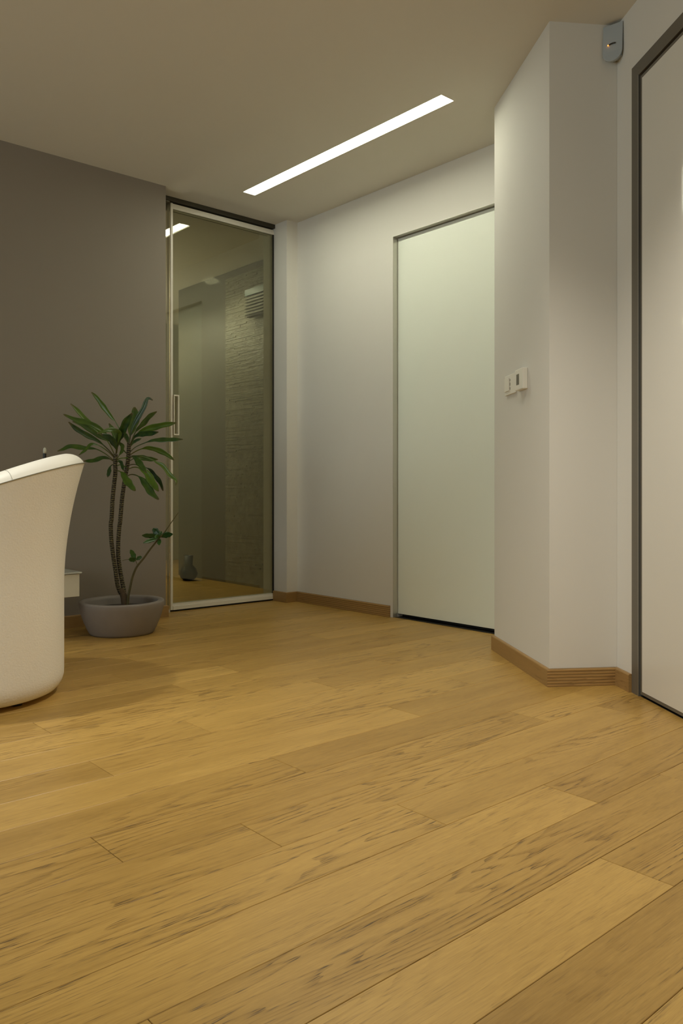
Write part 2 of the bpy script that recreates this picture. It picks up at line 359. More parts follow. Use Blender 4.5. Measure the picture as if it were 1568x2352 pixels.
# the wall with the second door: opening from t=-a0 to -a1 along D
a0, a1, z2 = 0.132, 1.09, 2.454
bm = bmesh.new()
T = 0.13
prism(bm, [dl(C2, -0.001), dl(C2, -a0), dl(C2, -a0, -T), dl(C2, -0.001, -T)], 0, H)
prism(bm, [dl(C2, -a1), dl(C2, -6.1), dl(C2, -6.1, -T), dl(C2, -a1, -T)], 0, H)
prism(bm, [dl(C2, -a0), dl(C2, -a1), dl(C2, -a1, -T), dl(C2, -a0, -T)], z2, H)
link('wall_front', bm, M['paint'], kind='structure')
obox('wall_rear', (-3.62, -3.36, 0), (-0.40, -3.24, H), M['paint'], kind='structure')
bm = bmesh.new()
wy0, wy1, wz0, wz1 = 0.4, 3.9, 0.5, 2.5  # opening added to let the side fill in
for a_, b_ in (((-3.2395, 0), (wy0, H)), ((wy1, 0), (YL - 0.001, H)), ((wy0, 0), (wy1, wz0)), ((wy0, wz1), (wy1, H))):
    box(bm, (-3.62, a_[0], a_[1]), (-3.5, b_[0], b_[1]))
link('wall_side', bm, M['paint'], kind='structure')
bm = bmesh.new()
for a_, b_ in (((wy0, wz0), (wy0 + 0.05, wz1)), ((wy1 - 0.05, wz0), (wy1, wz1)), ((wy0 + 0.05, wz0), (wy1 - 0.05, wz0 + 0.05)), ((wy0 + 0.05, wz1 - 0.05), (wy1 - 0.05, wz1)), ((2.13, wz0 + 0.05), (2.17, wz1 - 0.05))):
    box(bm, (-3.60, a_[0], a_[1]), (-3.54, b_[0], b_[1]))
link('added_window_1', bm, M['white_alu'], kind='structure')  # unseen window frame, added around the side fill's opening

# ------------------------------------------------------------------ skirting boards (mitred)
def skirting(name, p, q, n, m0=0.0, m1=0.0, t=0.014, h=0.072):
    """from wall point p to q, outward normal n; m0/m1 lengthen the outer face at each end (mitres)"""
    p = Vector(p).to_2d(); q = Vector(q).to_2d(); n = Vector(n).to_2d().normalized(); d = (q - p).normalized(); Ln = (q - p).length
    prof = [(0.0003, 0), (t, 0), (t, h - 0.005), (t - 0.0018, h - 0.0015), (t - 0.005, h), (0.0003, h)]
    bm = bmesh.new(); ends = []
    for s, base, mm in ((0, 0.0, -m0), (1, Ln, m1)):
        ends.append([bm.verts.new((base + mm * (o_ / t), o_, z)) for o_, z in prof])
    A, B = ends; k = len(prof)
    for i in range(k): bm.faces.new((A[i], A[(i + 1) % k], B[(i + 1) % k], B[i]))
    bm.faces.new(A[::-1]); bm.faces.new(B)
    bmesh.ops.recalc_face_normals(bm, faces=bm.faces)
    o = link(name, bm, M['oak_ridge'] if name in ('baseboard_right_end', 'baseboard_back') else M['oak_base'], kind='structure')
    ang = math.atan2(d.y, d.x)
    side = 1 if (-d.y * n.x + d.x * n.y) > 0 else -1
    if side < 0:
        for v in o.data.vertices: v.co.y *= -1
        o.data.flip_normals()
    o.location = (p.x, p.y, 0); o.rotation_euler = (0, 0, ang); return o
tq = 0.014
skirting('baseboard_left', (-3.49, YL), (2.492, YL), (0, -1), 0, tq)
skirting('baseboard_left_return', (2.492, YL), (2.492, YL + 0.12), (1, 0), tq, 0)
skirting('baseboard_pilaster_side', (3.445, 4.645), (3.445, YL), (-1, 0), 0, tq)
skirting('baseboard_pilaster', (3.445, YL), (XD, YL), (0, -1), tq, -tq)
skirting('baseboard_back', (XD, YL), (XD, ydo1 + 0.022), (-1, 0), -tq, 0)
skirting('baseboard_right', E1, C1, ND, tq * 0.7, tq)
skirting('baseboard_right_end', C1, C2, -D, tq, -tq)
skirting('baseboard_front', C2, dl(C2, -a0 + 0.001), ND, -tq, 0)

# ------------------------------------------------------------------ pale glass door in the back wall
d1 = link('door_1', (lambda b: (box(b, (XD + 0.040, ydo0 + 0.002, 0.022), (XD + 0.080, ydo1 - 0.0055, zdo - 0.0065)), bevel(b, 0.001, 1), b)[2])(bmesh.new()), M['door'], kind='structure')
bm = bmesh.new()
x0, x1 = XD - 0.0006, XD + 0.037
g = 0.0016
for (ya, yb, za, zb) in ((ydo1 - g, ydo1 + 0.0, 0.0, zdo), (ydo0, ydo0 + g, 0.0, zdo), (ydo0, ydo1, zdo - g, zdo)):
    box(bm, (x0, ya, za), (x1, yb, zb))
link('door_frame', bm, M['alu'], d1)
bm = bmesh.new(); box(bm, (XD + 0.085, ydo0, 0), (XD + 0.13, ydo1, zdo)); link('stop_profile', bm, M['black'], d1)
obox('threshold_gap', (XD + 0.012, ydo0 + 0.002, -0.012), (XD + 0.084, ydo1 - 0.002, 0.001), M['black'], d1)
# lever on the hidden side of the leaf
bm = bmesh.new(); lathe(bm, [(0.0, 0), (0.024, 0), (0.024, 0.006), (0.0, 0.006)], 0, 0, 24, cap=False)
hr = link('handle', bm, M['alu'], d1)
for v in hr.data.vertices: v.co = Vector((XD + 0.040 - v.co.z, ydo0 + 0.07 + v.co.y, 1.05 + v.co.x))

# ------------------------------------------------------------------ white door in the slanted wall
d2 = thing('door_2', (C2.x - D.x * 0.6, C2.y - D.y * 0.6, 0), '', '')
del d2['label'], d2['category']; d2['kind'] = 'structure'
fw = 0.053
def dbar(bm, ta, tb, na, nb, za, zb): prism(bm, [dl(C2, -ta, na), dl(C2, -tb, na), dl(C2, -tb, nb), dl(C2, -ta, nb)], za, zb)
bm = bmesh.new()
dbar(bm, a0, a0 + fw, 0.002, -0.10, 0.0, z2); dbar(bm, a1 - fw, a1, 0.002, -0.10, 0.0, z2); dbar(bm, a0 + fw, a1 - fw, 0.002, -0.10, z2 - fw, z2)
link('door_frame', bm, M['frame_taupe'], d2)
bm = bmesh.new()
i0, i1, iz = a0 + fw, a1 - fw, z2 - fw
dbar(bm, i0, i0 + 0.006, 0.004, -0.05, 0, iz); dbar(bm, i1 - 0.006, i1, 0.004, -0.05, 0, iz)
link('frame_edge', bm, M['grey_edge'], d2)
bm = bmesh.new(); dbar(bm, i0 + 0.006, i1 - 0.006, -0.05, -0.08, 0.0, iz); dbar(bm, i0 + 0.006, i1 - 0.006, -0.005, -0.0499, -0.012, 0.002)
link('shadow_gap', bm, M['black'], d2)
b0, b1, bz0, bz1 = i0 + 0.014, i1 - 0.014, 0.010, iz - 0.010
bm = bmesh.new()
for (ta, tb, za, zb) in ((b0, b0 + 0.012, bz0, bz1), (b1 - 0.012, b1, bz0, bz1), (b0 + 0.012, b1 - 0.012, bz1 - 0.012, bz1), (b0 + 0.012, b1 - 0.012, bz0, bz0 + 0.012)):
    dbar(bm, ta, tb, -0.001, -0.045, za, zb)
link('leaf_edge', bm, M['frame_taupe'], d2)
bm = bmesh.new(); dbar(bm, b0 + 0.0125, b1 - 0.0125, -0.0005, -0.04, bz0 + 0.0125, bz1 - 0.0125)
link('leaf_panel', bm, M['door2'], d2)
bm = bmesh.new()
pts = [Vector((*dl(C2, -(b1 - 0.07), n), z)) for n, z in ((-0.0005, 1.05), (0.05, 1.05))] + [Vector((*dl(C2, -(b1 - 0.19), 0.05), 1.05))]
tube(bm, pts, 0.009, 12); link('handle', bm, M['alu'], d2, smooth=True)

# ------------------------------------------------------------------ sliding glass door
gd = thing('sliding_glass_door', (3.03, 4.675, 0), 'tall sliding door of tinted glass with thin white edge profiles beside the potted plant', 'door')
xs, xe = 2.6115, 3.444
obox('stile', (xs, 4.650, 0.012), (xs + 0.016, 4.700, 2.666), M['white_alu'], gd, bev=0.001, seg=1)
bm = bmesh.new(); box(bm, (xs + 0.016, 4.654, 2.648), (xe, 4.700, 2.664)); box(bm, (xs + 0.016, 4.650, 2.630), (xe, 4.696, 2.6475))
link('top_rail', bm, M['white_alu'], gd)
bm = bmesh.new(); box(bm, (xs + 0.016, 4.646, 0.012), (xe - 0.002, 4.700, 0.036)); box(bm, (xs + 0.016, 4.653, 0.036), (xe - 0.002, 4.697, 0.052))
link('bottom_rail', bm, M['white_alu'], gd)
obox('glass_pane', (xs + 0.016, 4.660, 0.052), (xe, 4.668, 2.630), M['glass'], gd)
bm = bmesh.new()
hx0, hx1, hz0, hz1, bt = xs + 0.0165, xs + 0.055, 1.153, 1.416, 0.008
box(bm, (hx0, 4.636, hz0), (hx1, 4.6595, hz0 + bt)); box(bm, (hx0, 4.636, hz1 - bt), (hx1, 4.6595, hz1))
box(bm, (hx1 - bt, 4.636, hz0 + bt), (hx1, 4.6595, hz1 - bt)); box(bm, (hx0, 4.636, hz0 + bt), (hx0 + 0.005, 4.6595, hz1 - bt))
link('pull_handle', bm, M['white_alu'], gd)
bm = bmesh.new(); box(bm, (2.35, 4.636, 2.6725), (3.444, 4.735, 2.6995)); box(bm, (2.35, 4.704, 2.64), (3.444, 4.735, 2.672))
link('ceiling_track', bm, M['dark_track'], gd)
obox('floor_guide', (2.612, 4.66, 0.0005), (xe, 4.70, 0.0118), M['black'], gd)
obox('edge_seal', (xe - 0.010, 4.6495, 0.053), (xe + 0.0005, 4.6595, 2.629), M['black'], gd)
# fixed glass pane at the side of the sliding door
sp = thing('side_pane', (2.45, 4.644, 0), 'narrow glass strip left of the sliding door edge, next to the taupe wall', 'glass panel')
obox('glass_pane', (2.36, 4.640, 0.02), (2.600, 4.648, 2.670), M['glass2'], sp)
obox('pane_shoe', (2.36, 4.637, 0.0005), (2.600, 4.6495, 0.02), M['alu'], sp)

# ------------------------------------------------------------------ hall beyond the glass
obox('floor_hall', (1.2, 4.765, -0.08), (5.0, 8.3, -0.0005), M['oak'], kind='structure')
obox('ceiling_hall', (1.2, 4.765, 2.66), (5.0, 8.3, 2.76), M['ceil'], kind='structure')
obox('wall_hall_end', (1.2, 8.05, 0), (5.0, 8.15, 2.66), M['hall_light'], kind='structure')
obox('wall_hall_left', (1.2, 4.765, 0), (1.3, 8.05, 2.66), M['hall_light'], kind='structure')
wr = obox('wall_hall_right', (3.80, 4.79, 0), (3.92, 6.62, 2.655), M['hall_dark'], kind='structure')
obox('wall_hall_recess', (4.62, 6.62, 0), (4.72, 8.05, 2.66), M['hall_light'], kind='structure')
# split-stone strips cladding the near part of the hall wall: joined, past counting at this distance
bm = bmesh.new(); z = 0.0
while z < 2.6:
    hh = random.uniform(0.007, 0.015); y = 4.80
    while y < 5.80:
        ln = random.uniform(0.12, 0.42); ye = min(y + ln, 5.82)
        box(bm, (3.80 - random.uniform(0.003, 0.008), y, z), (3.7995, ye - 0.001, min(z + hh, 2.6) - 0.001)); y = ye
    z += hh
st = link('stone_cladding', bm, M['stone'], wr, kind='stuff')
# ventilation grille high on the hall wall
gr = thing('air_grille', (3.77, 5.0, 2.2), 'dark slatted air grille with a pale blue strip, seen through the glass door', 'vent')
obox('housing', (3.735, 4.80, 2.20), (3.775, 5.42, 2.42), M['hall_dark'], gr)
obox('cover_strip', (3.72, 4.80, 2.37), (3.734, 5.42, 2.42), M['dark_blue'], gr)
for k in range(6):
    obox('slat', (3.715, 4.80, 2.215 + k * 0.025), (3.7345, 5.42, 2.227 + k * 0.025), M['stone'], gr)
# dark vase in the hall
vz = thing('floor_vase', (3.64, 6.17, 0), 'small dark rounded floor vase in the hall, low behind the glass near its left edge', 'vase')
bm = bmesh.new(); lathe(bm, [(0.04, 0), (0.07, 0.025), (0.08, 0.06), (0.068, 0.10), (0.035, 0.135), (0.042, 0.22), (0.03, 0.22), (0.028, 0.15)], 3.64, 6.17, 32)
link('body', bm, M['stick_black'], vz, smooth=True)

# ------------------------------------------------------------------ linear ceiling lights
def linear_light(x0, x1, y0, y1, m, label):
    t = thing('linear_ceiling_light', ((x0 + x1) / 2, (y0 + y1) / 2, H), label, 'lamp', group='flush linear ceiling lights')
    bm = bmesh.new(); e = 0.002
    for a_, b_ in (((x0 + 0.0005, y0 + 0.0005), (x0 + e, y1 - 0.0005)), ((x1 - e, y0 + 0.0005), (x1 - 0.0005, y1 - 0.0005)), ((x0 + e, y0 + 0.0005), (x1 - e, y0 + e)), ((x0 + e, y1 - e), (x1 - e, y1 - 0.0005))):
        box(bm, (*a_, H), (*b_, H + 0.032))
    link('frame', bm, M['plastic'], t)
    bm = bmesh.new(); box(bm, (x0 + e, y0 + e, H + 0.008), (x1 - e, y1 - e, H + 0.012)); link('diffuser', bm, m, t)
    return t
linear_light(LX0, LX1, LY0, LY1, M['bulb'], 'long flush glowing strip light in the ceiling in front of the pale door')
for x, y, lab in ((1.65, 1.35, 'round recessed downlight over the middle of the oak floor'), (0.58, 3.15, 'round recessed downlight over the white tub chair')):
    t = thing('downlight', (x, y, H), lab, 'lamp', group='recessed downlights')
    bm = bmesh.new(); lathe(bm, [(0.062, 2.6996), (0.062, 2.696), (0.048, 2.694), (0.044, 2.6996)], x, y, 40, cap=False); link('trim_ring', bm, M['plastic'], t, smooth=True)
    bm = bmesh.new(); lathe(bm, [(0.0, 2.6990), (0.0435, 2.6990)], x, y, 32, cap=False); link('lens', bm, M['bulb_back'], t)

# ------------------------------------------------------------------ motion detector in the corner
dt = thing('motion_detector', (C2.x, C2.y, 2.52), 'small grey-white motion detector with rounded bottom high in the corner under the ceiling', 'sensor')
nb = Vector((-D.x + ND.x, -D.y + ND.y)).normalized()            # faces out of the corner
tb_ = Vector((-nb.y, nb.x))                                     # to the right seen from the room ... left/right axis
def det(u, n, z): return (C2.x + nb.x * n + tb_.x * u, C2.y + nb.y * n + tb_.y * u, z)
hw, zt, zb, dpt = 0.041, 2.686, 2.530, 0.062
outline = [(-hw, zt), (hw, zt)]
nn = 12
outline += [(hw * math.cos(PI * i / nn) if True else 0, zb + 0.042 - 0.042 * math.sin(PI * i / nn)) for i in range(nn + 1)]
bm = bmesh.new()
vf, vb = [], []
for u, z in outline:
    bulge = 0.004 * (1 - (u / hw) ** 2)
    tilt = 0.010 * (z - zb) / (zt - zb)
    vf.append(bm.verts.new(det(u, dpt - 0.006 + bulge - tilt, z))); vb.append(bm.verts.new(det(u * 0.93, 0.043, z if z > zt - 0.001 else z + 0.004)))
bm.faces.new(vf); bm.faces.new(vb[::-1])
for i in range(len(vf)): j = (i + 1) % len(vf); bm.faces.new((vf[i], vf[j], vb[j], vb[i]))
bmesh.ops.recalc_face_normals(bm, faces=bm.faces)
fe = [e for e in bm.edges if e.verts[0] in vf and e.verts[1] in vf]
bevel(bm, 0.0035, 2, fe)
link('housing', bm, M['plastic_cool'], dt)
bm = bmesh.new()
prism(bm, [det(u, n, 0)[:2] for u, n in ((-0.034, 0.012), (0.034, 0.012), (0.034, 0.0428), (-0.034, 0.0428))], zb + 0.02, zt - 0.01)
link('bracket', bm, M['plastic_cool'], dt)
bm = bmesh.new()
arc = []
for i in range(9):
    a = i / 8; u = -0.016 + 0.030 * a; arc.append((u, 2.597 + 0.006 * math.sin(PI * (0.15 + 0.6 * a))))
for (u, z), (u2, z2_) in zip(arc, arc[1:]):
    vs = [det(u, dpt - 0.0065, z - 0.002), det(u2, dpt - 0.0065, z2_ - 0.002), det(u2, dpt - 0.0065, z2_ + 0.003), det(u, dpt - 0.0065, z + 0.003)]
    v1 = [bm.verts.new(p) for p in vs]; v2 = [bm.verts.new((p[0] + nb.x * 0.001, p[1] + nb.y * 0.001, p[2])) for p in vs]
    bm.faces.new(v2); bm.faces.new(v1[::-1])
    for q in range(4): bm.faces.new((v1[q], v1[(q + 1) % 4], v2[(q + 1) % 4], v2[q]))
slit = link('sensor_slit', bm, M['slot'], dt)
bm = bmesh.new()
L0 = arc[0]
bmesh.ops.create_icosphere(bm, subdivisions=2, radius=0.0028, matrix=Matrix.Translation(Vector(det(L0[0], dpt - 0.0055, L0[1]))))
link('indicator', bm, M['led'], dt)

# ------------------------------------------------------------------ switch plate and thermostat on the slanted face
def on_block(t, n, z): return Vector((E1.x - D.x * t + ND.x * n, E1.y - D.y * t + ND.y * n, z))
ef = (E1 - C1).length
def plate(ta, tb, za, zb, n0, n1, m, name, parent, bev=0.0):
    bm = bmesh.new(); prism(bm, [on_block(ta, n0, 0)[:2], on_block(tb, n0, 0)[:2], on_block(tb, n1, 0)[:2], on_block(ta, n1, 0)[:2]], za, zb)
    if bev: bevel(bm, bev, 2)
    return link(name, bm, m, parent)
TS = 0.0   # filled below from the ray through the photographed plates
def t_of_px(px):
    d = V + R * ((px - 784) / F); a = Matrix(((d.x, D.x), (d.y, D.y))); s = a.inverted() @ Vector((E1.x, E1.y)); return s.y
t1a, t1b = t_of_px(1163), t_of_px(1186.5); t2a, t2b = t_of_px(1193.5), t_of_px(1212)
sw = thing('light_switch', on_block((t1a + t1b) / 2, 0, 1.29), 'white switch plate with a raised rocker, the left and lower of the two wall devices', 'switch')
plate(t1a, t1b, 1.241, 1.332, 0.0004, 0.009, M['plastic'], 'cover_plate', sw, 0.002)
tm = t1a + (t1b - t1a) * 0.50
plate(t1a + 0.010, tm, 1.258, 1.318, 0.009, 0.014, M['plastic'], 'rocker', sw, 0.001)
for za, zb in ((1.262, 1.274), (1.281, 1.295), (1.302, 1.312)):
    plate(tm + 0.002, tm + 0.007, za, zb, 0.0088, 0.0096, M['slot'], 'slot', sw)
th = thing('thermostat', on_block((t2a + t2b) / 2, 0, 1.29), 'white thermostat with a small grey display, right of the switch plate on the slanted wall', 'thermostat')
plate(t2a, t2b, 1.241, 1.334, 0.0004, 0.024, M['plastic'], 'housing', th, 0.004)
plate(t2a + (t2b - t2a) * 0.22, t2a + (t2b - t2a) * 0.55, 1.264, 1.312, 0.0236, 0.0246, M['lcd'], 'display', th)

# ------------------------------------------------------------------ white tub chair
cs, cd = -1.45, 3.085
cc = V * cd + R * cs
ch = thing('tub_chair', (cc.x, cc.y, 0), 'white leather tub chair with flared rounded back at the left edge', 'chair')
th0 = math.radians(15)
def rim_z(th_):
    t = (th_ + PI) % (2 * PI) - PI
    z = 0.70 + 0.24 * ((1 + math.cos(t)) / 2) ** 1.35
    a = abs(math.degrees(t))
    if a > 112:
        q = min(1, (a - 112) / 30); q = q * q * (3 - 2 * q); z = z * (1 - q) + 0.40 * q
    return z
def outer_r(z, th_):
    t = (th_ + PI) % (2 * PI) - PI
    fl_ = 0.082 * (0.55 + 0.45 * math.cos(t))
    q = max(0, (z - 0.42) / 0.50)
    r = 0.362 + fl_ * q ** 1.9
    if z < 0.085: q2 = (0.085 - z) / 0.085; r -= 0.055 * q2 ** 2.4
    return r
nA = 120
def dirn(a): # a measured from the back direction
    al = a + th0; return R * math.cos(al) + V * math.sin(al)
rows = []
bm = bmesh.new()
Z0 = 0.022
for i in range(nA):
    a = 2 * PI * i / nA; rz_ = rim_z(a); dr = dirn(a); col = []
    def P(r, z): return Vector((cc.x, cc.y, 0)) + dr * r + Vector((0, 0, z))
    zs = rz_ - 0.036
    col.append(P(0.20, Z0)); 
    nz = 26
    for k in range(nz + 1):
        f_ = k / nz; z = Z0 + (zs - Z0) * f_ ** (1.35 if f_ < 1 else 1)
        col.append(P(outer_r(z, a), z))
    rows.append([bm.verts.new(p) for p in col])
for i in range(nA):
    A, B = rows[i], rows[(i + 1) % nA]
    for k in range(len(A) - 1): bm.faces.new((A[k], B[k], B[k + 1], A[k + 1]))
bm.faces.new([r[0] for r in rows][::-1])
link('outer_shell', bm, M['leather'], ch, smooth=True)
# rim roll and inner shell
bm = bmesh.new(); rows = []
pip = []
for i in range(nA):
    a = 2 * PI * i / nA; rz_ = rim_z(a); dr = dirn(a)
    def P(r, z): return Vector((cc.x, cc.y, 0)) + dr * r + Vector((0, 0, z))
    zs = rz_ - 0.036; ro = outer_r(zs, a)
    pip.append(P(ro + 0.001, zs))
    col = [P(ro - 0.001, zs)]
    for k in range(1, 8):
        g_ = k / 7; col.append(P(ro - 0.062 * g_ + 0.004 * math.sin(PI * g_), zs + 0.036 * math.sin(PI / 2 * g_ ** 0.85)))
    for k in range(1, 4):
        g_ = k / 4; col.append(P(ro - 0.062 - 0.030 * math.sin(PI / 2 * g_), zs + 0.036 * math.cos(PI / 2 * g_)))
    zi = 0.36
    ri = ro - 0.092
    for k in range(0, 9):
        q = k / 8; z = zs + (zi - zs) * q if zs > zi else zs
        col.append(P(ri - 0.03 * math.sin(PI * q * 0.5), z - 0.001 * k))
    rows.append([bm.verts.new(p) for p in col])
for i in range(nA):
    A, B = rows[i], rows[(i + 1) % nA]
    for k in range(len(A) - 1): bm.faces.new((A[k], B[k], B[k + 1], A[k + 1]))
link('inner_shell', bm, M['leather_rim'], ch, smooth=True)
bm = bmesh.new(); tube(bm, pip, 0.0022, 6, closed=True); link('piping', bm, M['thread'], ch, smooth=True)
# cross seam on the rim
bm = bmesh.new(); a = math.radians(-58); dr = dirn(a); zs = rim_z(a) - 0.036; ro = outer_r(zs, a)
tube(bm, [Vector((cc.x, cc.y, 0)) + dr * (ro - 0.062 * k / 7 + 0.004 * math.sin(PI * k / 7)) + Vector((0, 0, zs + 0.0362 * math.sin(PI / 2 * (k / 7) ** 0.85))) for k in range(0, 8)], 0.0008, 5)
link('seam', bm, M['thread'], ch)
bm = bmesh.new()
prof = [(0.0, 0.36), (0.262, 0.36), (0.275, 0.385), (0.275, 0.43), (0.262, 0.455), (0.22, 0.466), (0.0, 0.470)]
lathe(bm, prof[1:-1], cc.x, cc.y, 64); link('seat_cushion', bm, M['leather_rim'], ch, smooth=True)
for k in range(4):
    a = PI / 4 + k * PI / 2 + 0.35; p = Vector((cc.x, cc.y, 0)) + (R * math.cos(a) + V * math.sin(a)) * 0.27
    bm = bmesh.new(); lathe(bm, [(0.020, 0.0), (0.022, 0.004), (0.022, 0.0218)], p.x, p.y, 20); link('foot', bm, M['stick_black'], ch)

# ------------------------------------------------------------------ wall-hung console
cn = thing('wall_console', (1.2, 4.3, 0.233), 'low white box console hung on the taupe wall between the chair and the plant pot', 'console')
obox('body', (0.50, 4.116, 0.231), (1.762, YL - 0.001, 0.354), M['console'], cn, bev=0.0015, seg=1)
for k in range(2):
    obox('drawer_front', (0.505 + k * 0.63, 4.100, 0.233), (1.131 + k * 0.63, 4.1158, 0.352), M['console'], cn, bev=0.0012, seg=1)
obox('glass_top', (0.495, 4.092, 0.3545), (1.772, YL - 0.001, 0.3625), M['top_glass'], cn, bev=0.001, seg=1)

# black stick with pale tip on the console
q = at_depth(102.5, 1040, 4.13)
ck = thing('candle_holder', (q.x, q.y, 0.3625), 'slim black upright holder with a pale rounded tip rising behind the tub chair', 'candle holder')
bm = bmesh.new(); lathe(bm, [(0.045, 0.3626), (0.045, 0.372), (0.012, 0.378), (0.0085, 0.40), (0.0085, 0.984)], q.x, q.y, 24); link('holder', bm, M['stick_black'], ck, smooth=False)
bm = bmesh.new(); lathe(bm, [(0.0080, 0.9845), (0.0085, 1.000), (0.007, 1.009), (0.003, 1.0145)], q.x, q.y, 16); link('tip', bm, M['wax'], ck, smooth=True)

# ------------------------------------------------------------------ potted dragon plant
pd, ps = 4.47, -1.224
pc = V * pd + R * ps
pl = thing('potted_plant', (pc.x, pc.y, 0), 'tall twin-stemmed dragon plant in a low round taupe bowl beside the glass door', 'plant')
bm = bmesh.new()
lathe(bm, [(0.155, 0.004), (0.170, 0.0), (0.178, 0.012), (0.188, 0.030), (0.205, 0.070), (0.219, 0.110), (0.228, 0.150), (0.231, 0.172), (0.229, 0.179), (0.224, 0.182),
           (0.202, 0.181), (0.196, 0.177), (0.193, 0.165), (0.188, 0.13), (0.18, 0.10)], pc.x, pc.y, 72)
link('pot', bm, M['pot'], pl, smooth=True)
bm = bmesh.new(); lathe(bm, [(0.16, 0.1025), (0.187, 0.135), (0.12, 0.139), (0.03, 0.142)], pc.x, pc.y, 48); link('soil', bm, M['soil'], pl, smooth=True)

def c1(x, y, dd=0.0): return at_depth(100 + x * 0.2296, 860 + y * 0.2296, pd + dd)
def c2(x, y, dd=0.0): return at_depth(130 + x * 0.19133, 1180 + y * 0.19133, pd + dd)
stemA = [c2(812, 1090), c2(800, 1000), c2(758, 930), c2(730, 850), c2(712, 720), c2(693, 600), c2(672, 450), c2(655, 300), c2(650, 130), c2(660, 0),
         c1(680, 1480, 0), c1(690, 1250), c1(705, 1100), c1(718, 980), c1(716, 880), c1(722, 800)]
stemB = [c2(818, 1090), c2(815, 1000, 0.01), c2(803, 900, 0.015), c2(780, 780, 0.02), c2(756, 640, 0.02), c2(740, 500, 0.02), c2(738, 370, 0.02), c2(745, 250, 0.02), c2(755, 130, 0.02),
         c1(765, 1480, 0.02), c1(785, 1250, 0.03), c1(805, 1100, 0.03), c1(825, 980, 0.03), c1(842, 880, 0.03), c1(850, 780, 0.03), c1(856, 690, 0.03)]
stemA[9] = (stemA[9] + stemA[10]) / 2; del stemA[10]
for nm, pts, hi_ in (('trunk', stemA, -0.0), ('trunk', stemB, 0)):
    sl = smoothline(pts, 6); n_ = len(sl)
    bm = bmesh.new(); tube(bm, sl, [0.0115 if i > n_ * 0.15 else 0.0125 for i in range(n_)], 10); link(nm, bm, M['stem'], pl, smooth=True)
bm = bmesh.new(); tube(bm, smoothline([c2(822, 1120), c2(818, 1060), c2(805, 990), c2(785, 935), c2(765, 900)], 5), [0.020] * 8 + [0.019] * 5 + [0.016] * 5 + [0.013] * 3, 12)
link('stem_base', bm, M['bark'], pl, smooth=True)
sideC = [c2(850, 1100, -0.01), c2(862, 980, -0.01), c2(885, 870, -0.01), c2(910, 760, -0.01), c2(960, 640, -0.02), c2(1040, 540, -0.02), c2(1120, 430, -0.03), c2(1200, 330, -0.03), c2(1240, 280, -0.04)]
sl = smoothline(sideC, 5); bm = bmesh.new(); tube(bm, sl, [0.0075 - 0.0035 * i / len(sl) for i in range(len(sl))], 8); link('side_shoot', bm, M['twig'], pl, smooth=True)
sl = smoothline([c2(1235, 285, -0.04), c2(1300, 215, -0.04), c2(1380, 100, -0.05), c2(1462, -15, -0.06)], 5); bm = bmesh.new(); tube(bm, sl, [0.0035 - 0.002 * i / len(sl) for i in range(len(sl))], 6); link('twig', bm, M['twig'], pl)
sl = smoothline([c2(970, 620, -0.02), c2(958, 585, -0.02), c2(945, 555, -0.02)], 4); bm = bmesh.new(); tube(bm, sl, 0.002, 6); link('twig', bm, M['twig'], pl)
sl = smoothline([c2(900, 545, -0.02), c2(850, 548, -0.03), c2(788, 565, -0.04)], 4); bm = bmesh.new(); tube(bm, sl, 0.0012, 6); link('twig', bm, M['twig'], pl)

def leaf(pts, width, tilt, fold, m, petiole=0.3, pw=0.0028, name='leaf'):
    """pts from the stem outwards; width in m; petiole = share of the length that is bare stalk"""
    sl = smoothline(pts, 6); n_ = len(sl)
    L_ = [0.0]
    for a, b in zip(sl, sl[1:]): L_.append(L_[-1] + (b - a).length)
    tot = L_[-1]; bm = bmesh.new(); lay = bm.verts.layers.float_vector.new('leafuv'); rows = []
    for i, p in enumerate(sl):
        f_ = L_[i] / tot
        t = (sl[min(i + 1, n_ - 1)] - sl[max(i - 1, 0)]).normalized()
        side = t.cross(V).normalized(); nrm = side.cross(t).normalized()
        ca, sa = math.cos(tilt), math.sin(tilt)
        s2 = side * ca + nrm * sa; n2 = nrm * ca - side * sa
        if n2.dot(V) > 0: n2 = -n2
        if f_ < petiole: hw_ = pw
        else:
            g_ = (f_ - petiole) / (1 - petiole)
            hw_ = max(0.0012, width / 2 * (math.sin(PI * min(1, g_ ** 1.0 * 0.95 + 0.02)) ** 0.70) * (1 + 0.10 * math.sin(g_ * 17 + width * 900)))
            hw_ = max(hw_, pw * (1 - g_))
        row = []
        for k in (-1, -0.5, 0, 0.5, 1):
            v = bm.verts.new(p + s2 * (hw_ * k) + n2 * (-fold * hw_ * (1 - abs(k)))); v[lay] = (f_, k, 0); row.append(v)
        rows.append(row)
    for a, b in zip(rows, rows[1:]):
        for k in range(4): bm.faces.new((a[k], a[k + 1], b[k + 1], b[k]))
    o = link(name, bm, m, pl, smooth=True)
    md = o.modifiers.new('thick', 'SOLIDIFY'); md.thickness = 0.0007; md.offset = 0
    return o
U = 0.2296 / F * pd      # metres per crop unit
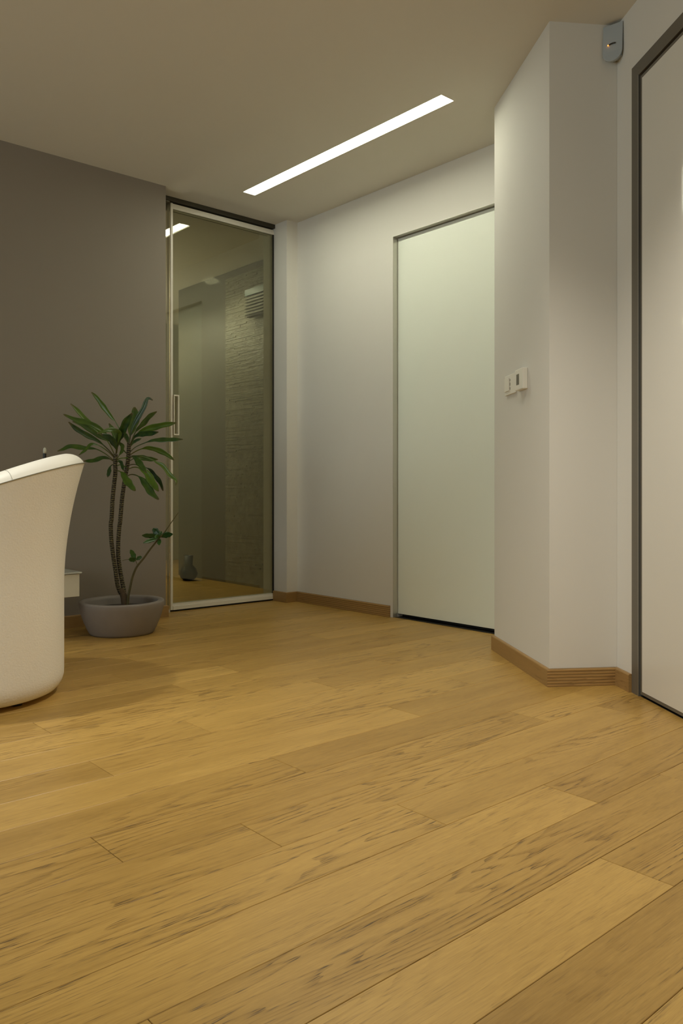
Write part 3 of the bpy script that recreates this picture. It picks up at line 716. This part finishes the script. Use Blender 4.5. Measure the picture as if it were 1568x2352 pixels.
LV = [ # (points outward from the stem, width in crop units, depth at the tip)
 ([(850, 700), (790, 600), (715, 470), (680, 430), (590, 310), (530, 230), (478, 178)], 66, 0.02, 0.42),
 ([(722, 830), (660, 700), (600, 620), (520, 545), (430, 460), (340, 360), (270, 293)], 54, -0.05, 0.35),
 ([(740, 700), (620, 590), (550, 535), (450, 485), (330, 455), (198, 398)], 62, -0.10, 0.2),
 ([(716, 830), (640, 745), (545, 665), (440, 610), (330, 545), (250, 475)], 60, -0.14, 0.32),
 ([(735, 760), (690, 680), (600, 640), (480, 565), (390, 505), (290, 470)], 62, -0.03, 0.2),
 ([(706, 865), (620, 795), (520, 745), (400, 735), (270, 718), (195, 748), (138, 768)], 56, -0.08, 0.36),
 ([(708, 835), (650, 775), (560, 715), (478, 697), (420, 755), (352, 808)], 42, -0.15, 0.45),
 ([(708, 875), (655, 842), (590, 832), (500, 862), (402, 866)], 54, -0.05, 0.16),
 ([(708, 905), (685, 905), (664, 930), (655, 975), (640, 1028)], 46, -0.05, 0.3),
 ([(722, 800), (742, 690), (762, 590), (700, 555), (630, 562), (535, 592)], 52, -0.16, 0.3),
 ([(722, 800), (728, 740), (690, 665), (640, 625), (575, 600)], 70, -0.12, 0.2),
 ([(730, 790), (742, 690), (720, 620), (690, 550), (655, 490)], 60, 0.06, 0.2),
 ([(725, 780), (745, 660), (790, 560), (830, 470), (888, 388)], 92, -0.12, 0.12),
 ([(850, 740), (870, 590), (895, 500), (915, 420), (908, 325)], 100, 0.05, 0.3),
 ([(855, 700), (880, 560), (910, 490), (950, 420), (1000, 335), (1040, 242), (1092, 258)], 62, -0.02, 0.2),
 ([(856, 720), (890, 640), (930, 560), (1000, 490), (1060, 420), (1134, 370)], 60, 0.08, 0.35),
 ([(856, 730), (920, 620), (1010, 552), (1100, 530), (1200, 505), (1328, 484)], 70, -0.12, 0.25),
 ([(854, 740), (900, 640), (945, 605), (1000, 595), (1080, 588), (1148, 576)], 62, -0.16, 0.25),
 ([(854, 760), (880, 700), (920, 665), (980, 640)], 42, 0.10, 0.2),
 ([(854, 790), (915, 730), (1000, 690), (1090, 660), (1180, 655), (1290, 652), (1392, 650)], 56, -0.06, 0.38),
 ([(852, 815), (930, 765), (1010, 738), (1070, 738), (1150, 760), (1230, 800), (1306, 858)], 62, 0.02, 0.3),
 ([(850, 850), (890, 825), (960, 828), (1050, 845), (1145, 852)], 62, 0.10, 0.15),
 ([(850, 870), (960, 820), (1080, 850), (1130, 880), (1190, 910), (1260, 1000), (1322, 1055), (1322, 1108)], 50, -0.06, 0.42),
 ([(840, 950), (900, 928), (960, 938), (1030, 985), (1075, 1060), (1110, 1110), (1150, 1170)], 88, -0.10, 0.3),
 ([(842, 915), (900, 900), (980, 920), (1060, 950), (1110, 1010), (1165, 1080), (1195, 1165)], 54, 0.03, 0.4),
 ([(836, 1018), (880, 1000), (940, 1015), (990, 1055), (1035, 1120), (1085, 1190), (1152, 1252)], 80, -0.12, 0.32),
 ([(722, 970), (750, 965), (790, 990), (825, 1050), (870, 1110), (918, 1165)], 78, -0.14, 0.25),
 ([(850, 835), (885, 815), (920, 835), (960, 890), (990, 930), (1030, 985)], 66, -0.16, 0.2),
 ([(722, 900), (745, 868), (772, 880), (785, 910), (800, 965)], 46, -0.10, 0.2),
 ([(722, 870), (760, 800), (780, 760), (790, 710), (765, 680)], 66, -0.16, 0.3),
 ([(850, 720), (838, 650), (822, 610), (800, 585)], 48, 0.10, 0.2),
 ([(722, 860), (770, 840), (830, 835), (850, 832)], 14, -0.05, 0.5),
 ([(722, 930), (760, 905), (820, 925), (830, 935)], 14, -0.05, 0.5),
 ([(845, 800), (810, 770), (770, 700), (745, 640)], 30, 0.1, 0.4),
]
rl = random.Random(5)
for pts, wd, dt_, pet in LV:
    n_ = len(pts); P3 = []
    b0_ = 0.03 if pts[0][0] > 800 else 0.0
    for i, (x, y) in enumerate(pts):
        f_ = i / (n_ - 1); P3.append(c1(x, y, b0_ + (dt_ - b0_) * f_))
    tilt = rl.choice((-1, 1)) * rl.uniform(0.1, 0.55)
    leaf(P3, 0.84 * wd * U / math.cos(tilt), tilt, rl.uniform(0.2, 0.55), M['leaf'], pet)
U2 = 0.19133 / F * pd
for tip, wd, root, dd in (((1025, 260), 62, (1240, 290), -0.08), ((1042, 352), 52, (1225, 300), -0.10), ((1150, 182), 84, (1240, 270), -0.02), ((1255, 208), 46, (1235, 280), 0.0),
                      ((1392, 244), 66, (1250, 285), -0.08), ((1232, 376), 52, (1228, 300), -0.09), ((1180, 290), 60, (1245, 285), -0.11), ((1340, 225), 50, (1255, 275), 0.02),
                      ((885, 432), 62, (948, 562), -0.04), ((866, 548), 62, (946, 566), -0.06), ((1024, 518), 46, (950, 560), -0.03), ((905, 575), 40, (948, 560), -0.02)):
    P3 = [c2(root[0] + (tip[0] - root[0]) * f_, root[1] + (tip[1] - root[1]) * f_ - 8 * math.sin(PI * f_), -0.03 + (dd + 0.03) * f_) for f_ in (0, 0.33, 0.66, 1)]
    leaf(P3, wd * U2, rl.uniform(-0.3, 0.3), 0.3, M['leaf2'], 0.08, 0.0012)
bpy.context.view_layer.update()
